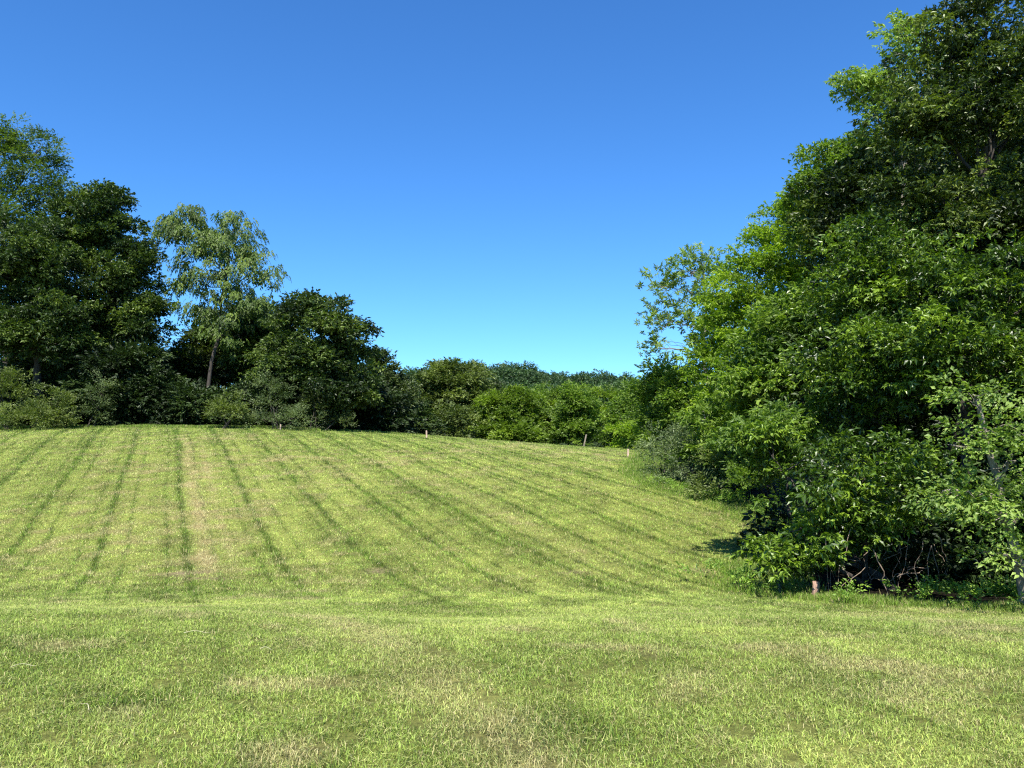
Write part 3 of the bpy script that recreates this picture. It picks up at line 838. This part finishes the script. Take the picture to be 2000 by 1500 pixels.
tag(w, 'low broad-leaved bright green weeds along the foot of the right wood', 'weeds', kind='stuff')

for i in range(26):
    px = rg.uniform(1585, 1840); d = rg.uniform(14.6, 15.8)
    a = P(px + rg.normal(0, 25), rg.uniform(1030, 1085), d)
    b = P(px + rg.normal(0, 22), 1165, d + rg.normal(0, .2)); b[2] = float(height(np.array([b[0]]), np.array([b[1]]))[0]) - .03
    if i % 3 == 2:
        a = P(px, rg.uniform(1090, 1150), d); b = a + np.array([rg.uniform(-.7, .7), rg.uniform(-.3, .3), rg.uniform(-.1, .35)])
    k_ = 12
    t = np.linspace(0, 1, k_)[:, None]
    pts = a + (b - a) * t
    for fr, am in ((2, .07), (5, .03)):
        pts = pts + rg.normal(0, am, 3) * np.sin(t * math.pi * fr + rg.uniform(0, 6)) * np.array([1, 1, .5]) * np.sin(t * math.pi * .9 + .1)
    T = Tubes(); b0 = pts[-1].copy()
    T.add(pts - b0, rg.uniform(.006, .013) * (1 - .35 * t[:, 0]), 6)
    o = T.build('bare_vine', TWIG)
    o.location = b0
    tag(o, 'thin bare pale brown vine hanging in the tangle under the low glossy-leaved tree', 'vine', 'bare vines tangled under the low tree')

def ring_solid(profile, sides, rg, jag=0.0):
    """stacked rings closed at the top; last ring jagged"""
    v, f = [], []
    for k, (z, r_) in enumerate(profile):
        for j in range(sides):
            a = 2 * math.pi * j / sides
            rr = r_ * (1 + .12 * math.sin(3 * a + k) + rg.normal(0, .04))
            v.append((rr * math.cos(a), rr * math.sin(a), z + (rg.normal(0, jag) if k == len(profile) - 2 else 0)))
    n_ = len(profile)
    for k in range(n_ - 1):
        for j in range(sides):
            f.append((k * sides + j, k * sides + (j + 1) % sides, (k + 1) * sides + (j + 1) % sides, (k + 1) * sides + j))
    return np.array(v), np.array(f)
WOODP = bark_mat('pinkish_broken_wood', (0.16, 0.09, 0.06), (0.42, 0.27, 0.20))
v, f = ring_solid([(-.1, .13), (0, .11), (.15, .085), (.3, .08), (.44, .075), (.40, .03), (.38, .002)], 12, rg, .05)
o = mesh_obj('tree_stump', v, f, WOODP, None, None, True)
sx, sy = X(1583, 14.45), 14.45
o.location = (sx, sy, float(height(np.array([sx]), np.array([sy]))[0]))
o.rotation_euler = (0, .08, 0); o.scale = (.75, .75, .7)
tag(o, 'short broken pinkish brown tree stump among weeds below the glossy leaves', 'stump')

def stake(px, d, h, wdt, label, lean, mat, flag):
    v = []
    zs = [(-.15, 1), (h * .93, 1), (h, .72)]
    for z, s_ in zs:
        for a, b in ((-1, -1), (1, -1), (1, 1), (-1, 1)):
            v.append((a * wdt / 2 * s_, b * wdt * .28 * s_, z))
    f = [(k * 4 + j, k * 4 + (j + 1) % 4, k * 4 + 4 + (j + 1) % 4, k * 4 + 4 + j) for k in range(2) for j in range(4)] + [(8, 9, 10, 11)]
    x0 = X(px, d)
    root = empty('survey_stake', (x0, d, float(height(np.array([x0]), np.array([d]))[0])))
    root.rotation_euler = lean
    tag(root, label, 'stake')
    mesh_obj('post', np.array(v), np.array(f), mat, root)
    if flag:
        e_ = .004
        v2, f2 = [], []
        for z, s_ in ((h * .72, 1), (h * .9, 1)):
            for a, b in ((-1, -1), (1, -1), (1, 1), (-1, 1)):
                v2.append((a * (wdt / 2 + e_), b * (wdt * .28 + e_), z))
        f2 = [(j, (j + 1) % 4, 4 + (j + 1) % 4, 4 + j) for j in range(4)]
        mesh_obj('paint_band', np.array(v2), np.array(f2), flag, root)
    return root
STAKE = bark_mat('pale_stake_wood', (0.34, 0.24, 0.18), (0.56, 0.42, 0.33))
FLAG, n, l, p = new_mat('pink_marking_paint'); p.inputs['Base Color'].default_value = (.72, .34, .26, 1); p.inputs['Roughness'].default_value = .7
stake(833, 47, .46, .085, 'short pale wooden stake on the crest left of the far gap', (.03, -.02, .2), STAKE, None)
stake(1226, 41, .42, .09, 'short pale wooden stake beside the right wood at the far end of the field', (0, .04, -.1), STAKE, None)
stake(547, 47, .40, .07, 'thin stake at the left wood edge in front of the silvery shrub', (.02, .02, .4), STAKE, None)
stake(1139, 58, 1.1, .10, 'leaning grey post standing past the crest before the far trees', (0, .22, 0), BARKL, None)

# a few dry stalks
DRY = bark_mat('dry_straw', (0.34, 0.31, 0.17), (0.58, 0.54, 0.34))
for px, row, ln, az, lab in [(385, 1243, .22, .2, 'pale dry stalk lying on the turf, the farthest one left of centre'), (1005, 1418, .09, 1.1, 'short whitish dry stalk lying in the middle foreground'),
                             (165, 1390, .20, 2.3, 'thin dry stalk lying low on the left foreground turf'), (45, 1310, .16, .5, 'bent pale dry stalk near the left edge of the foreground'),
                             (520, 1276, .10, .1, 'short dry leaf-like stalk lying beyond the others near the left middle')]:
    d = 6.0
    for _ in range(30):
        q = P(px, row, d); d -= (float(height(np.array([q[0]]), np.array([q[1]]))[0]) - q[2]) * 2.0
        d = min(max(d, 3), 12)
    t = np.linspace(0, 1, 8)
    pts = np.stack([np.cos(az) * (t - .5) * ln, np.sin(az) * (t - .5) * ln + .02 * np.sin(t * 3), .035 + .012 * np.sin(t * 5)], 1)
    T = Tubes(); T.add(pts, .0024 * (1 - .5 * t), 5)
    o = T.build('dry_stalk', DRY)
    o.location = (q[0], q[1], float(height(np.array([q[0]]), np.array([q[1]]))[0]))
    tag(o, lab, 'stalk')
